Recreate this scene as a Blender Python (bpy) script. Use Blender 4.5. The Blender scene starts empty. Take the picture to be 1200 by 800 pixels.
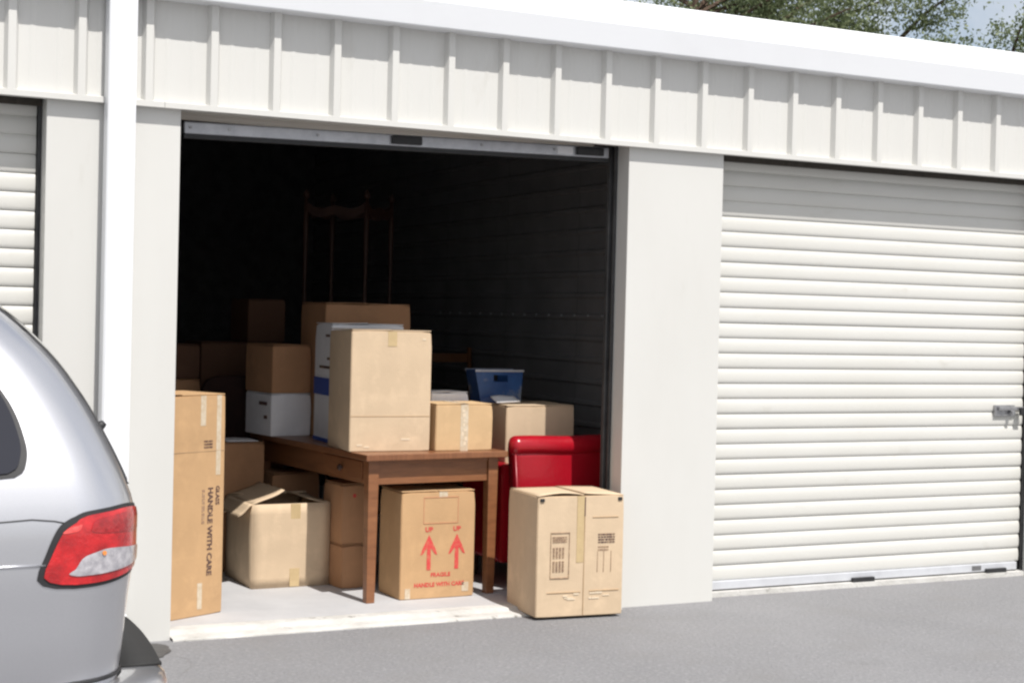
import bpy, bmesh, math, random
from mathutils import Vector, Matrix, noise
random.seed(7)
R = math.radians
S = bpy.context.scene
COL = S.collection

# ------------------------------------------------------------------ camera
cam_d = bpy.data.cameras.new('camera')
cam_d.sensor_width = 36.0
cam_d.lens = 54.0
cam_d.clip_start = 0.05
cam_d.clip_end = 2000
cam = bpy.data.objects.new('camera', cam_d)
COL.objects.link(cam)
yaw, pitch, roll = 0.46153, -0.01583, 0.02443
fw = Vector((math.sin(yaw) * math.cos(pitch), math.cos(yaw) * math.cos(pitch), math.sin(pitch)))
rt = Vector((math.cos(yaw), -math.sin(yaw), 0))
up = rt.cross(fw)
rt2 = rt * math.cos(roll) + up * math.sin(roll)
up2 = -rt * math.sin(roll) + up * math.cos(roll)
cam.matrix_world = Matrix(((rt2.x, up2.x, -fw.x, -1.61087), (rt2.y, up2.y, -fw.y, -7.15523),
                           (rt2.z, up2.z, -fw.z, 1.55767), (0, 0, 0, 1)))
S.camera = cam

# ------------------------------------------------------------------ sky, sun, exposure
SUN = Vector((0.15, -1.0, 1.68)).normalized()          # towards the sun
w = bpy.data.worlds.new('World')
S.world = w
w.use_nodes = True
nt = w.node_tree
nt.nodes.clear()
out = nt.nodes.new('ShaderNodeOutputWorld')
bg = nt.nodes.new('ShaderNodeBackground')
sky = nt.nodes.new('ShaderNodeTexSky')
sky.sky_type = 'NISHITA'
sky.sun_disc = False
sky.sun_elevation = math.asin(SUN.z)
sky.sun_rotation = math.atan2(SUN.x, SUN.y)
sky.air_density = 1.0
sky.dust_density = 2.0
tc = nt.nodes.new('ShaderNodeTexCoord')
cn = nt.nodes.new('ShaderNodeTexNoise')
cn.inputs['Scale'].default_value = 2.6
cn.inputs['Detail'].default_value = 8
cn.inputs['Roughness'].default_value = 0.6
cr = nt.nodes.new('ShaderNodeValToRGB')
cr.color_ramp.elements[0].position = 0.30
cr.color_ramp.elements[1].position = 0.60
cm = nt.nodes.new('ShaderNodeMixRGB')
cm.inputs[2].default_value = (7.0, 7.0, 7.1, 1)
nt.links.new(tc.outputs['Generated'], cn.inputs['Vector'])
nt.links.new(cn.outputs['Fac'], cr.inputs['Fac'])
nt.links.new(cr.outputs['Color'], cm.inputs[0])
nt.links.new(sky.outputs['Color'], cm.inputs[1])
nt.links.new(cm.outputs['Color'], bg.inputs['Color'])
bg.inputs['Strength'].default_value = 0.098
nt.links.new(bg.outputs['Background'], out.inputs['Surface'])

sun_d = bpy.data.lights.new('sun', 'SUN')
sun_d.energy = 3.8
sun_d.angle = R(0.6)
sun_d.color = (1.0, 0.965, 0.915)
sun_o = bpy.data.objects.new('sun', sun_d)
sun_o.rotation_euler = (-SUN).to_track_quat('-Z', 'Y').to_euler()
sun_o.location = (3, -12, 20)
COL.objects.link(sun_o)

S.view_settings.view_transform = 'Standard'
S.view_settings.look = 'None'
S.view_settings.gamma = 1
S.view_settings.exposure = 0.42
S.render.engine = 'CYCLES'
S.cycles.use_denoising = True
S.cycles.filter_width = 2.4
S.cycles.max_bounces = 8
S.cycles.diffuse_bounces = 4

# ------------------------------------------------------------------ materials
def mat(name, c, rough=0.6, metal=0.0, c2=None, scale=4.0, lo=0.35, hi=0.65, bump=0.0, bscale=60.0,
        coat=0.0, spec=0.5, stretch=(1, 1, 1), detail=6.0, c3=None, s3=20.0, lo3=0.6, hi3=0.75, rvar=0.0, world=False):
    m = bpy.data.materials.new(name)
    m.use_nodes = True
    t = m.node_tree
    b = t.nodes['Principled BSDF']
    b.inputs['Base Color'].default_value = (*c, 1)
    b.inputs['Roughness'].default_value = rough
    b.inputs['Metallic'].default_value = metal
    b.inputs['Coat Weight'].default_value = coat
    b.inputs['Coat Roughness'].default_value = 0.04
    b.inputs['Specular IOR Level'].default_value = spec
    co = t.nodes.new('ShaderNodeTexCoord')
    mp = t.nodes.new('ShaderNodeMapping')
    mp.inputs['Scale'].default_value = stretch
    if world:
        gm = t.nodes.new('ShaderNodeNewGeometry')
        t.links.new(gm.outputs['Position'], mp.inputs['Vector'])
    else:
        t.links.new(co.outputs['Object'], mp.inputs['Vector'])

    def layer(prev, col, sc, l, h, det=detail):
        n = t.nodes.new('ShaderNodeTexNoise')
        n.inputs['Scale'].default_value = sc
        n.inputs['Detail'].default_value = det
        n.inputs['Roughness'].default_value = 0.62
        t.links.new(mp.outputs['Vector'], n.inputs['Vector'])
        r = t.nodes.new('ShaderNodeValToRGB')
        r.color_ramp.elements[0].position = l
        r.color_ramp.elements[1].position = h
        t.links.new(n.outputs['Fac'], r.inputs['Fac'])
        x = t.nodes.new('ShaderNodeMixRGB')
        t.links.new(r.outputs['Color'], x.inputs[0])
        if prev is None:
            x.inputs[1].default_value = (*c, 1)
        else:
            t.links.new(prev, x.inputs[1])
        x.inputs[2].default_value = (*col, 1)
        return x.outputs['Color'], r.outputs['Color']
    o = None
    if c2:
        o, f = layer(None, c2, scale, lo, hi)
        if rvar:
            mr = t.nodes.new('ShaderNodeMapRange')
            mr.inputs[3].default_value = rough - rvar
            mr.inputs[4].default_value = rough + rvar
            t.links.new(f, mr.inputs[0])
            t.links.new(mr.outputs[0], b.inputs['Roughness'])
    if c3:
        o, f = layer(o, c3, s3, lo3, hi3)
    if o:
        t.links.new(o, b.inputs['Base Color'])
    if bump:
        n = t.nodes.new('ShaderNodeTexNoise')
        n.inputs['Scale'].default_value = bscale
        n.inputs['Detail'].default_value = 5
        t.links.new(mp.outputs['Vector'], n.inputs['Vector'])
        bp = t.nodes.new('ShaderNodeBump')
        bp.inputs['Strength'].default_value = bump
        bp.inputs['Distance'].default_value = 0.01
        t.links.new(n.outputs['Fac'], bp.inputs['Height'])
        t.links.new(bp.outputs['Normal'], b.inputs['Normal'])
    return m

def card(name, c, k=0.86):
    d = tuple(v * k for v in c)
    e = tuple(min(1, v * 1.07) for v in c)
    m = mat(name, c, 0.82, 0, d, 3.0, 0.4, 0.75, 0.12, 25, spec=0.25, c3=e, s3=9, lo3=0.5, hi3=0.7)
    # faint flutes of the corrugated board
    t = m.node_tree
    b = t.nodes['Principled BSDF']
    co = t.nodes.new('ShaderNodeTexCoord')
    wv = t.nodes.new('ShaderNodeTexWave')
    wv.inputs['Scale'].default_value = 28
    wv.inputs['Distortion'].default_value = 0.6
    t.links.new(co.outputs['Object'], wv.inputs['Vector'])
    bp = t.nodes.new('ShaderNodeBump')
    bp.inputs['Strength'].default_value = 0.08
    bp.inputs['Distance'].default_value = 0.004
    t.links.new(wv.outputs['Fac'], bp.inputs['Height'])
    old = [n for n in t.nodes if n.type == 'BUMP' and n != bp][0]
    t.links.new(old.outputs['Normal'], bp.inputs['Normal'])
    t.links.new(bp.outputs['Normal'], b.inputs['Normal'])
    return m

M = {}
M['paint'] = mat('stone_white_paint', (0.615, 0.61, 0.585), 0.42, 0, (0.585, 0.578, 0.55), 2.2, 0.4, 0.8, 0.06, 5, stretch=(1, 1, 0.35), rvar=0.06, world=True, c3=(0.53, 0.515, 0.475), s3=5.5, lo3=0.62, hi3=0.85)
M['door_paint'] = mat('door_paint', (0.615, 0.608, 0.575), 0.5, 0, (0.58, 0.57, 0.53), 3.0, 0.4, 0.8, 0.05, 6, rvar=0.05, world=True, stretch=(0.5, 1, 1), c3=(0.50, 0.48, 0.43), s3=7, lo3=0.62, hi3=0.85)
M['white_trim'] = mat('white_trim', (0.84, 0.855, 0.88), 0.35, 0, (0.79, 0.80, 0.82), 1.5, 0.45, 0.8, 0.05, 4, world=True)
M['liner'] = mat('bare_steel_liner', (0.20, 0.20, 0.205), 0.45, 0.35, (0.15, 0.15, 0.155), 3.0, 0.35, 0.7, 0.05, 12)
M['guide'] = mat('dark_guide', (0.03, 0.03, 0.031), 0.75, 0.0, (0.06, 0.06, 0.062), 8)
M['galv'] = mat('galvanised', (0.52, 0.53, 0.56), 0.42, 0.5, (0.40, 0.41, 0.44), 14, 0.35, 0.7, 0.04, 40)
M['chrome'] = mat('latch_steel', (0.42, 0.42, 0.43), 0.4, 0.7, (0.30, 0.30, 0.31), 30)
M['black'] = mat('black_rubber', (0.015, 0.015, 0.017), 0.55, 0, (0.025, 0.025, 0.027), 15)
def asphalt_mat():
    m = mat('asphalt', (0.235, 0.234, 0.242), 0.92, 0, (0.197, 0.197, 0.205), 0.7, 0.35, 0.7, 0.9, 55, spec=0.25,
            c3=(0.285, 0.283, 0.288), s3=42, lo3=0.50, hi3=0.75)
    t = m.node_tree
    b = t.nodes['Principled BSDF']
    prev = b.inputs['Base Color'].links[0].from_socket
    co = t.nodes.new('ShaderNodeTexCoord')
    def mul(prev, fac_socket, col):
        x = t.nodes.new('ShaderNodeMixRGB')
        t.links.new(fac_socket, x.inputs[0])
        t.links.new(prev, x.inputs[1])
        x.inputs[2].default_value = (*col, 1)
        return x.outputs['Color']
    def ramp(sock, l, h, inv=False):
        r = t.nodes.new('ShaderNodeValToRGB')
        r.color_ramp.elements[0].position = l
        r.color_ramp.elements[1].position = h
        if inv:
            r.color_ramp.elements[0].color = (1, 1, 1, 1)
            r.color_ramp.elements[1].color = (0, 0, 0, 1)
        t.links.new(sock, r.inputs['Fac'])
        return r.outputs['Color']
    def nz(sc, det=4, w=None):
        n = t.nodes.new('ShaderNodeTexNoise')
        n.inputs['Scale'].default_value = sc
        n.inputs['Detail'].default_value = det
        t.links.new(w or co.outputs['Object'], n.inputs['Vector'])
        return n
    # dark stones
    prev = mul(prev, ramp(nz(65, 2).outputs['Fac'], 0.58, 0.74), (0.165, 0.165, 0.170))
    # worn, greyer blotches and a few oil drips
    prev = mul(prev, ramp(nz(2.3, 6).outputs['Fac'], 0.52, 0.85), (0.205, 0.202, 0.203))
    # hairline cracks
    wob = nz(2.2, 5)
    ad = t.nodes.new('ShaderNodeMixRGB')
    ad.blend_type = 'ADD'
    ad.inputs[0].default_value = 0.45
    t.links.new(co.outputs['Object'], ad.inputs[1])
    t.links.new(wob.outputs['Color'], ad.inputs[2])
    vo = t.nodes.new('ShaderNodeTexVoronoi')
    vo.feature = 'DISTANCE_TO_EDGE'
    vo.inputs['Scale'].default_value = 0.62
    t.links.new(ad.outputs['Color'], vo.inputs['Vector'])
    cf = ramp(vo.outputs['Distance'], 0.001, 0.006, True)
    gate = ramp(nz(0.8, 3).outputs['Fac'], 0.60, 0.70)
    mm = t.nodes.new('ShaderNodeMath'); mm.operation = 'MULTIPLY'
    t.links.new(cf, mm.inputs[0]); t.links.new(gate, mm.inputs[1])
    prev = mul(prev, mm.outputs[0], (0.165, 0.163, 0.165))
    t.links.new(prev, b.inputs['Base Color'])
    return m
M['asphalt'] = asphalt_mat()
M['gap_shade'] = mat('painted_gap_shade', (0.085, 0.075, 0.062), 0.9, 0, (0.06, 0.052, 0.044), 40)  # dark brown standing in for shade in the gap above the closed doors
M['slab'] = mat('concrete_floor', (0.47, 0.47, 0.48), 0.8, 0, (0.40, 0.40, 0.41), 3.0, 0.35, 0.75, 0.15, 50, spec=0.3)
M['sill'] = mat('pale_concrete', (0.56, 0.55, 0.53), 0.85, 0, (0.42, 0.41, 0.385), 5.0, 0.42, 0.70, 0.5, 70, spec=0.3,
                c3=(0.22, 0.21, 0.19), s3=11, lo3=0.62, hi3=0.70)
M['bar_paint'] = mat('bar_aluminium', (0.62, 0.635, 0.67), 0.4, 0.2, (0.52, 0.53, 0.56), 7, 0.4, 0.75)
M['roofm'] = mat('roof_sheet', (0.6, 0.6, 0.6), 0.4, 0.3)
M['wood'] = mat('table_wood', (0.270, 0.112, 0.046), 0.45, 0, (0.180, 0.070, 0.028), 6.0, 0.3, 0.7, 0.1, 30, stretch=(1.0, 1.0, 6.0), coat=0.12)
M['wood_top'] = mat('table_top_wood', (0.250, 0.105, 0.046), 0.40, 0, (0.165, 0.065, 0.028), 7.0, 0.3, 0.7, 0.08, 30, stretch=(8.0, 1.0, 1.0), coat=0.12)
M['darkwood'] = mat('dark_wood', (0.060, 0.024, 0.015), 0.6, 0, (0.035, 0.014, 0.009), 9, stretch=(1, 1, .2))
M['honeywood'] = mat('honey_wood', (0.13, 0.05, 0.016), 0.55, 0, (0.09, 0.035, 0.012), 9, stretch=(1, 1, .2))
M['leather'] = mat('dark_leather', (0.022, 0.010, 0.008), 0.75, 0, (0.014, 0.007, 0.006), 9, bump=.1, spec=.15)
M['red'] = mat('red_vinyl', (0.36, 0.006, 0.016), 0.26, 0, (0.31, 0.005, 0.014), 5, 0.35, 0.7, 0.10, 40, spec=0.5)
M['red_d'] = mat('red_vinyl_piping', (0.24, 0.004, 0.012), 0.35)
M['c_pale'] = card('cardboard_pale', (0.60, 0.46, 0.315))  # own colour of the pale board
M['c_mid'] = card('cardboard_tan', (0.58, 0.40, 0.225))
M['c_org'] = card('cardboard_orange', (0.52, 0.33, 0.175))
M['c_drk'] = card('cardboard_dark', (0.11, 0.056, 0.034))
M['c_brn'] = card('cardboard_brown', (0.43, 0.235, 0.125))
M['c_wht'] = card('cardboard_white', (0.80, 0.80, 0.82), 0.95)
M['tape'] = mat('packing_tape', (0.56, 0.42, 0.23), 0.25, 0, (0.50, 0.37, 0.20), 20, spec=0.6)
M['tape_g'] = mat('clear_tape', (0.52, 0.41, 0.28), 0.2, 0, (0.62, 0.54, 0.42), 30, spec=0.7)
M['fold'] = mat('cardboard_fold', (0.47, 0.325, 0.19), 0.9)
M['edge'] = mat('cardboard_edge', (0.36, 0.235, 0.13), 0.9)
M['scuff'] = mat('cardboard_scuff', (0.66, 0.55, 0.41), 0.9)
M['ink'] = mat('dark_ink', (0.085, 0.045, 0.042), 0.8, 0, (0.40, 0.26, 0.15), 70, 0.50, 0.72)
M['ink_w'] = mat('brown_ink', (0.25, 0.155, 0.11), 0.85, 0, (0.50, 0.36, 0.22), 60, 0.45, 0.70)
M['red_ink'] = mat('red_ink', (0.60, 0.06, 0.055), 0.8, 0, (0.56, 0.22, 0.12), 60, 0.48, 0.75)
M['red_ink_w'] = mat('faint_red_ink', (0.56, 0.26, 0.15), 0.85)
M['blue_ink'] = mat('blue_print', (0.035, 0.085, 0.36), 0.6)
M['blue'] = mat('blue_plastic', (0.020, 0.055, 0.17), 0.22, 0, (0.035, 0.10, 0.26), 7, 0.35, 0.7, 0.05, 20, spec=0.6, c3=(0.20, 0.22, 0.25), s3=5, lo3=.56, hi3=.64)
M['paper'] = mat('white_paper', (0.78, 0.78, 0.80), 0.8)
M['patchm'] = mat('dark_patch', (0.055, 0.053, 0.052), 0.6, 0, (0.075, 0.072, 0.070), 30, bump=.4, bscale=130)  # dark tone of the patch by the downspout outlet
M['silver'] = mat('silver_car_paint', (0.58, 0.585, 0.615), 0.36, 0.85, (0.55, 0.555, 0.585), 300, coat=1.0)
M['glass'] = mat('tinted_glass', (0.012, 0.013, 0.022), 0.05, 0, spec=0.8)
M['lens_red'] = mat('red_lens', (0.60, 0.010, 0.014), 0.10, 0, (0.30, 0.003, 0.006), 16, 0.35, 0.65, 0.25, 60, coat=1.0)
M['lens_clear'] = mat('clear_lens', (0.62, 0.60, 0.63), 0.10, 0.3, (0.34, 0.33, 0.36), 34, 0.35, 0.65, 0.25, 45, coat=1.0)
M['lens_dark'] = mat('deep_red_lens', (0.26, 0.003, 0.006), 0.06, 0, (0.42, 0.006, 0.010), 30, 0.4, 0.65, 0.3, 70, coat=1.0)
M['lens_glint'] = mat('painted_lens_glint', (0.80, 0.10, 0.09), 0.10, 0, (0.62, 0.03, 0.03), 40, coat=1.0)  # lighter red that paints a highlight onto the tail lamp
M['amber'] = mat('amber_bulb', (0.75, 0.26, 0.06), 0.25)
M['tyre'] = mat('tyre_rubber', (0.02, 0.02, 0.02), 0.8)
M['bark'] = mat('bark', (0.13, 0.085, 0.06), 0.95, 0, (0.07, 0.045, 0.032), 8, stretch=(1, 1, .3), bump=.5, bscale=20)

def leafmat(name, a, b_):
    m = bpy.data.materials.new(name)
    m.use_nodes = True
    t = m.node_tree
    b = t.nodes['Principled BSDF']
    g = t.nodes.new('ShaderNodeNewGeometry')
    r = t.nodes.new('ShaderNodeValToRGB')
    r.color_ramp.elements[0].color = (*a, 1)
    r.color_ramp.elements[1].color = (*b_, 1)
    t.links.new(g.outputs['Random Per Island'], r.inputs['Fac'])
    t.links.new(r.outputs['Color'], b.inputs['Base Color'])
    b.inputs['Roughness'].default_value = 0.55
    tr = t.nodes.new('ShaderNodeBsdfTranslucent')
    t.links.new(r.outputs['Color'], tr.inputs['Color'])
    mx = t.nodes.new('ShaderNodeMixShader')
    mx.inputs[0].default_value = 0.40
    t.links.new(b.outputs[0], mx.inputs[1])
    t.links.new(tr.outputs[0], mx.inputs[2])
    t.links.new(mx.outputs[0], t.nodes['Material Output'].inputs['Surface'])
    return m
M['leaf'] = leafmat('leaf_green', (0.08, 0.115, 0.048), (0.24, 0.28, 0.145))
M['leaf2'] = leafmat('leaf_olive', (0.11, 0.145, 0.06), (0.27, 0.30, 0.155))

# ------------------------------------------------------------------ mesh helpers
class MB:
    def __init__(s):
        s.v = []
        s.f = []

    def add(s, vs, fs, Mx=None):
        n = len(s.v)
        s.v += [tuple(Mx @ Vector(p)) if Mx is not None else tuple(p) for p in vs]
        s.f += [tuple(i + n for i in f) for f in fs]
        return s

    def box(s, x0, x1, y0, y1, z0, z1, Mx=None):
        return s.add([(x0, y0, z0), (x1, y0, z0), (x1, y1, z0), (x0, y1, z0), (x0, y0, z1), (x1, y0, z1), (x1, y1, z1), (x0, y1, z1)],
                     [(0, 3, 2, 1), (4, 5, 6, 7), (0, 1, 5, 4), (1, 2, 6, 5), (2, 3, 7, 6), (3, 0, 4, 7)], Mx)

    def prism(s, pts, a0, a1, axis='x', Mx=None):
        """closed profile extruded along an axis; pts are (y,z) for x, (x,z) for y, (x,y) for z"""
        def p3(p, a):
            return {'x': (a, p[0], p[1]), 'y': (p[0], a, p[1]), 'z': (p[0], p[1], a)}[axis]
        n = len(pts)
        return s.add([p3(p, a0) for p in pts] + [p3(p, a1) for p in pts],
                     [(i, (i + 1) % n, n + (i + 1) % n, n + i) for i in range(n)] + [tuple(range(n))[::-1], tuple(range(n, 2 * n))], Mx)

    def grid(s, fn, nu, nv):
        vs = [fn(i / nu, j / nv) for j in range(nv + 1) for i in range(nu + 1)]
        fs = [(j * (nu + 1) + i, j * (nu + 1) + i + 1, (j + 1) * (nu + 1) + i + 1, (j + 1) * (nu + 1) + i) for j in range(nv) for i in range(nu)]
        return s.add(vs, fs)

    def tube(s, path, r, n=8, Mx=None):
        path = [Vector(p) for p in path]
        rs = r if isinstance(r, (list, tuple)) else [r] * len(path)
        vs = []
        for i, p in enumerate(path):
            d = (path[min(i + 1, len(path) - 1)] - path[max(i - 1, 0)]).normalized()
            a = d.orthogonal().normalized() if abs(d.z) < 0.9 else d.cross(Vector((0, 1, 0))).normalized()
            b = d.cross(a)
            vs += [p + (a * math.cos(2 * math.pi * k / n) + b * math.sin(2 * math.pi * k / n)) * rs[i] for k in range(n)]
        m = len(path)
        fs = [(i * n + k, i * n + (k + 1) % n, (i + 1) * n + (k + 1) % n, (i + 1) * n + k) for i in range(m - 1) for k in range(n)]
        fs += [tuple(range(n))[::-1], tuple(range((m - 1) * n, m * n))]
        return s.add(vs, fs, Mx)

    def mesh(s, name, m, smooth=False, bevel=0, seg=2):
        me = bpy.data.meshes.new(name)
        me.from_pydata(s.v, [], s.f)
        bm = bmesh.new()
        bm.from_mesh(me)
        bmesh.ops.recalc_face_normals(bm, faces=bm.faces)
        if bevel:
            es = [e for e in bm.edges if len(e.link_faces) == 2 and e.calc_face_angle(0) > 0.5]
            bmesh.ops.bevel(bm, geom=es, offset=bevel, segments=seg, affect='EDGES', profile=0.6)
        bm.to_mesh(me)
        bm.free()
        if smooth:
            for p in me.polygons:
                p.use_smooth = True
            if smooth != True:
                me.set_sharp_from_angle(angle=R(smooth))
        me.materials.append(M[m])
        return me

    def build(s, name, m, parent=None, smooth=False, bevel=0, seg=2):
        return put(name, s.mesh(name, m, smooth, bevel, seg), parent)

def put(name, me, parent=None, loc=None, rz=None):
    o = bpy.data.objects.new(name, me)
    COL.objects.link(o)
    if parent:
        o.parent = parent
    if loc:
        o.location = loc
    if rz:
        o.rotation_euler[2] = rz
    return o

def tag(o, label=None, cat=None, group=None, kind=None):
    if label: o['label'] = label
    if cat: o['category'] = cat
    if group: o['group'] = group
    if kind: o['kind'] = kind
    return o

def empty(name, loc=(0, 0, 0), rz=0, parent=None):
    o = bpy.data.objects.new(name, None)
    o.empty_display_size = 0.1
    COL.objects.link(o)
    o.location = loc
    o.rotation_euler[2] = rz
    if parent: o.parent = parent
    return o

def text_mesh(body, size, m, bold=0.0):
    cu = bpy.data.curves.new('print', 'FONT')
    cu.body = body
    cu.size = size
    cu.align_x = 'LEFT'
    cu.offset = bold
    cu.resolution_u = 2
    ob = bpy.data.objects.new('print_source', cu)
    COL.objects.link(ob)
    dg = bpy.context.evaluated_depsgraph_get()
    me = bpy.data.meshes.new_from_object(ob.evaluated_get(dg))
    bpy.data.objects.remove(ob)
    bpy.data.curves.remove(cu)
    me.materials.clear()
    me.materials.append(M[m])
    return me

# ================================================================== SETTING
FT = 0.3048
H = 2.491
XL0, XR0 = 0.189, 2.627          # open doorway
XR1, XR2 = 3.237, 5.675          # closed doorway on the right
XLa, XLb = -2.859, -0.421        # closed doorway on the left
FL = 0.03                        # floor level inside
DY = 0.13                        # door plane

# ground
g = MB()
g.grid(lambda u, v: (-150 + 300 * u, -150 + 300 * v, 0.0), 60, 60)
tag(g.build('asphalt_ground', 'asphalt'), kind='structure')

# irregular dark patch in front of the downspout outlet
pts = []
for k in range(26):
    a = 2 * math.pi * k / 26
    rr = 1 + 0.28 * noise.noise(Vector((math.cos(a) * 1.7, math.sin(a) * 1.7, 3.3)))
    pts.append((-0.05 + 0.20 * rr * math.cos(a), -0.19 + 0.17 * rr * math.sin(a)))
st = MB()
st.add([(p[0], p[1], 0.004) for p in pts], [tuple(range(len(pts)))])
tag(st.build('dark_patch', 'patchm'), kind='structure')

# floor slab and door sills
def slab(x0, x1, y0, y1, z):
    m = MB()
    m.box(x0, x1, y0, y1, -0.2, z)
    return m
tag(slab(-3.4, 9.3, 0.165, 6.1, FL).build('concrete_floor', 'slab'), kind='structure')
def sill(x0, x1, y_shift=0.0):
    m = MB()
    n = 60
    def top(u, y0, z0, k):
        x = x0 + (x1 - x0) * u
        j = 0.006 * noise.noise(Vector((x * 3.1, k * 5.0, 0))) + 0.004 * noise.noise(Vector((x * 11, k * 3.0, 7)))
        return (x, min(0.1645, y0 + j * (y0 < .16) + y_shift * (y0 < .05)), z0 + 0.25 * j * (y0 < .16))
    prof = [(-0.055, -0.03), (-0.05, 0.006), (-0.038, 0.012), (0.02, 0.013), (0.055, 0.014), (0.072, 0.027), (0.1, 0.0295), (0.1645, 0.0295)]
    m.grid(lambda u, v: top(u, *prof[round(v * (len(prof) - 1))], round(v * 7)), n, len(prof) - 1)
    return m
tag(sill(XL0 + .002, XR0 - .002).build('concrete_sill', 'sill', smooth=50), kind='structure')
for a, b in ((XR1, XR2), (XLa, XLb), (6.285, 8.723)):
    m = MB()
    m.grid(lambda u, v: (a + .002 + (b - a - .004) * u, (0.088, 0.092, 0.1645)[round(v * 2)] + .004 * noise.noise(Vector((u * 20, 0, 0))) * (v < .9), (-.02, .0275, .0295)[round(v * 2)]), 40, 2)
    tag(m.build('concrete_sill', 'sill', smooth=50), kind='structure')

# the building
B = tag(empty('storage_building', (0, 0, 0)), 'long off-white metal self-storage building with white eave', 'building')

# piers: flat sheets with returns into the doorways
for a, b in ((-3.47, XLa), (XLb, XL0), (XR0, XR1), (XR2, 6.285), (8.723, 9.333)):
    m = MB()
    m.box(a, b, 0, DY, -0.02, H + 0.05)
    p = m.build('pier', 'paint', B, bevel=0.004)
# fascia: base sheet pieces and ribs
fas = empty('fascia', parent=B)
FZ0, FZ1 = H, 3.03
pm = MB()
def panel_prof():
    w = FT
    pts = [(0, 0), (0.075, 0), (0.085, -0.0016), (0.095, -0.0016), (0.105, 0), (0.195, 0), (0.205, -0.0016), (0.215, -0.0016), (0.225, 0), (w, 0)]
    return pts
pp = panel_prof()
pm.add([(x, y, z) for z in (FZ0 + 0.012, FZ1) for x, y in pp], [(i, i + 1, len(pp) + i + 1, len(pp) + i) for i in range(len(pp) - 1)])
pmesh = pm.mesh('panel', 'paint')
rm = MB()
rm.prism([(-0.033, 0.004), (-0.017, -0.032), (0.017, -0.032), (0.033, 0.004)], FZ0 + 0.012, FZ1, 'z')
rmesh = rm.mesh('rib', 'paint')
for n in range(-11, 31):
    put('panel', pmesh, fas, (n * FT + 0.027, -0.012, 0))
    put('rib', rmesh, fas, (n * FT + 0.027, -0.012, 0))
# trim along the bottom of the fascia, in lengths
for a, b in ((-3.5, 0.10), (0.102, 9.50)):
    m = MB()
    m.prism([(-0.045, H - 0.004), (-0.045, H + 0.022), (-0.012, H + 0.030), (0.02, H + 0.030), (0.02, H + 0.004), (0.0, H - 0.004)], a, b)
    m.build('bottom_trim', 'paint', fas)
m = MB()
m.box(-3.5, 9.45, -0.004, 0.045, H + 0.006, 3.1)
m.build('header', 'guide', fas)
# eave trim / gutter
gp = [(-0.012, 2.985), (-0.116, 2.985), (-0.120, 2.99), (-0.148, 3.108), (-0.140, 3.122), (-0.09, 3.165), (-0.04, 3.215), (0.0, 3.262), (0.02, 3.272), (0.02, 3.2), (-0.012, 3.1)]
for a, b in ((-3.6, -1.6), (-1.5985, 9.6)):
    m = MB()
    m.prism(gp, a, b)
    m.build('eave_gutter', 'white_trim', B, smooth=25)
m = MB()
m.add([(-3.6, 0.022, 3.262), (9.6, 0.022, 3.262), (9.6, 6.2, 3.40), (-3.6, 6.2, 3.40), (-3.6, 0.022, 3.23), (9.6, 0.022, 3.23), (9.6, 6.2, 3.37), (-3.6, 6.2, 3.37)],
      [(0, 1, 2, 3), (4, 7, 6, 5), (0, 4, 5, 1), (1, 5, 6, 2), (2, 6, 7, 3), (3, 7, 4, 0)])
m.build('roof', 'roofm', B)
# partitions with horizontal corrugations, back wall
def liner(parent, x, side, y0, y1):
    """corrugated liner sheets on the wall plane x, ribs pointing to side"""
    n = 6
    L = (y1 - y0) / n
    pit = 0.13
    prof = []
    z = FL
    while z < 3.2:
        prof += [(0, z), (0, z + pit - 0.040), (0.014, z + pit - 0.030), (0.014, z + pit - 0.010)]
        z += pit
    me = MB()
    me.add([(side * d, y, zz) for y in (0, L - 0.003) for d, zz in prof],
           [(i, i + 1, len(prof) + i + 1, len(prof) + i) for i in range(len(prof) - 1)])
    sh = me.mesh('liner_sheet', 'liner')
    for k in range(n):
        put('liner_sheet', sh, parent, (x, y0 + k * L, 0))
for i, xc in enumerate((-3.17, -0.116, 2.965, 5.98, 9.03)):
    pw = empty('partition_wall', parent=B)
    m = MB()
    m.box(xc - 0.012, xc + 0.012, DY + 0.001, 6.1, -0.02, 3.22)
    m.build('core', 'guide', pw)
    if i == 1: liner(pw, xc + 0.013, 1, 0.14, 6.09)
    if i == 2:
        liner(pw, xc - 0.013, -1, 0.14, 6.09)
        for k in range(16):
            s_ = MB()
            s_.tube([(xc - 0.028, 0.62 + k * 0.17, 1.578), (xc - 0.034, 0.62 + k * 0.17, 1.578)], 0.007, 6)
            s_.build('screw', 'galv', pw)
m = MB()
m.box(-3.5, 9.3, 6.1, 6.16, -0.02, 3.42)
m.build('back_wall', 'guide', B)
m = MB()
m.box(-3.52, -3.48, 0.0, 6.1, -0.02, 3.2)
m.box(9.336, 9.376, 0.0, 6.1, -0.02, 3.2)
m.build('end_wall', 'paint', B)

# downspout
m = MB()
xa, xb = -0.172, -0.044
m.prism([(xa, -0.022), (xa, -0.105), (xa + 0.012, -0.115), (xb - 0.012, -0.115), (xb, -0.105), (xb, -0.022)], 0.16, 2.99, 'z')
ds = m.build('downspout', 'white_trim', B, bevel=0.004)
m = MB()
m.prism([(-0.022, 0.159), (-0.115, 0.159), (-0.26, 0.04), (-0.22, 0.0), (-0.10, 0.085), (-0.022, 0.11)], xa, xb, 'x')
m.build('outlet', 'white_trim', ds, bevel=0.006)

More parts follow.
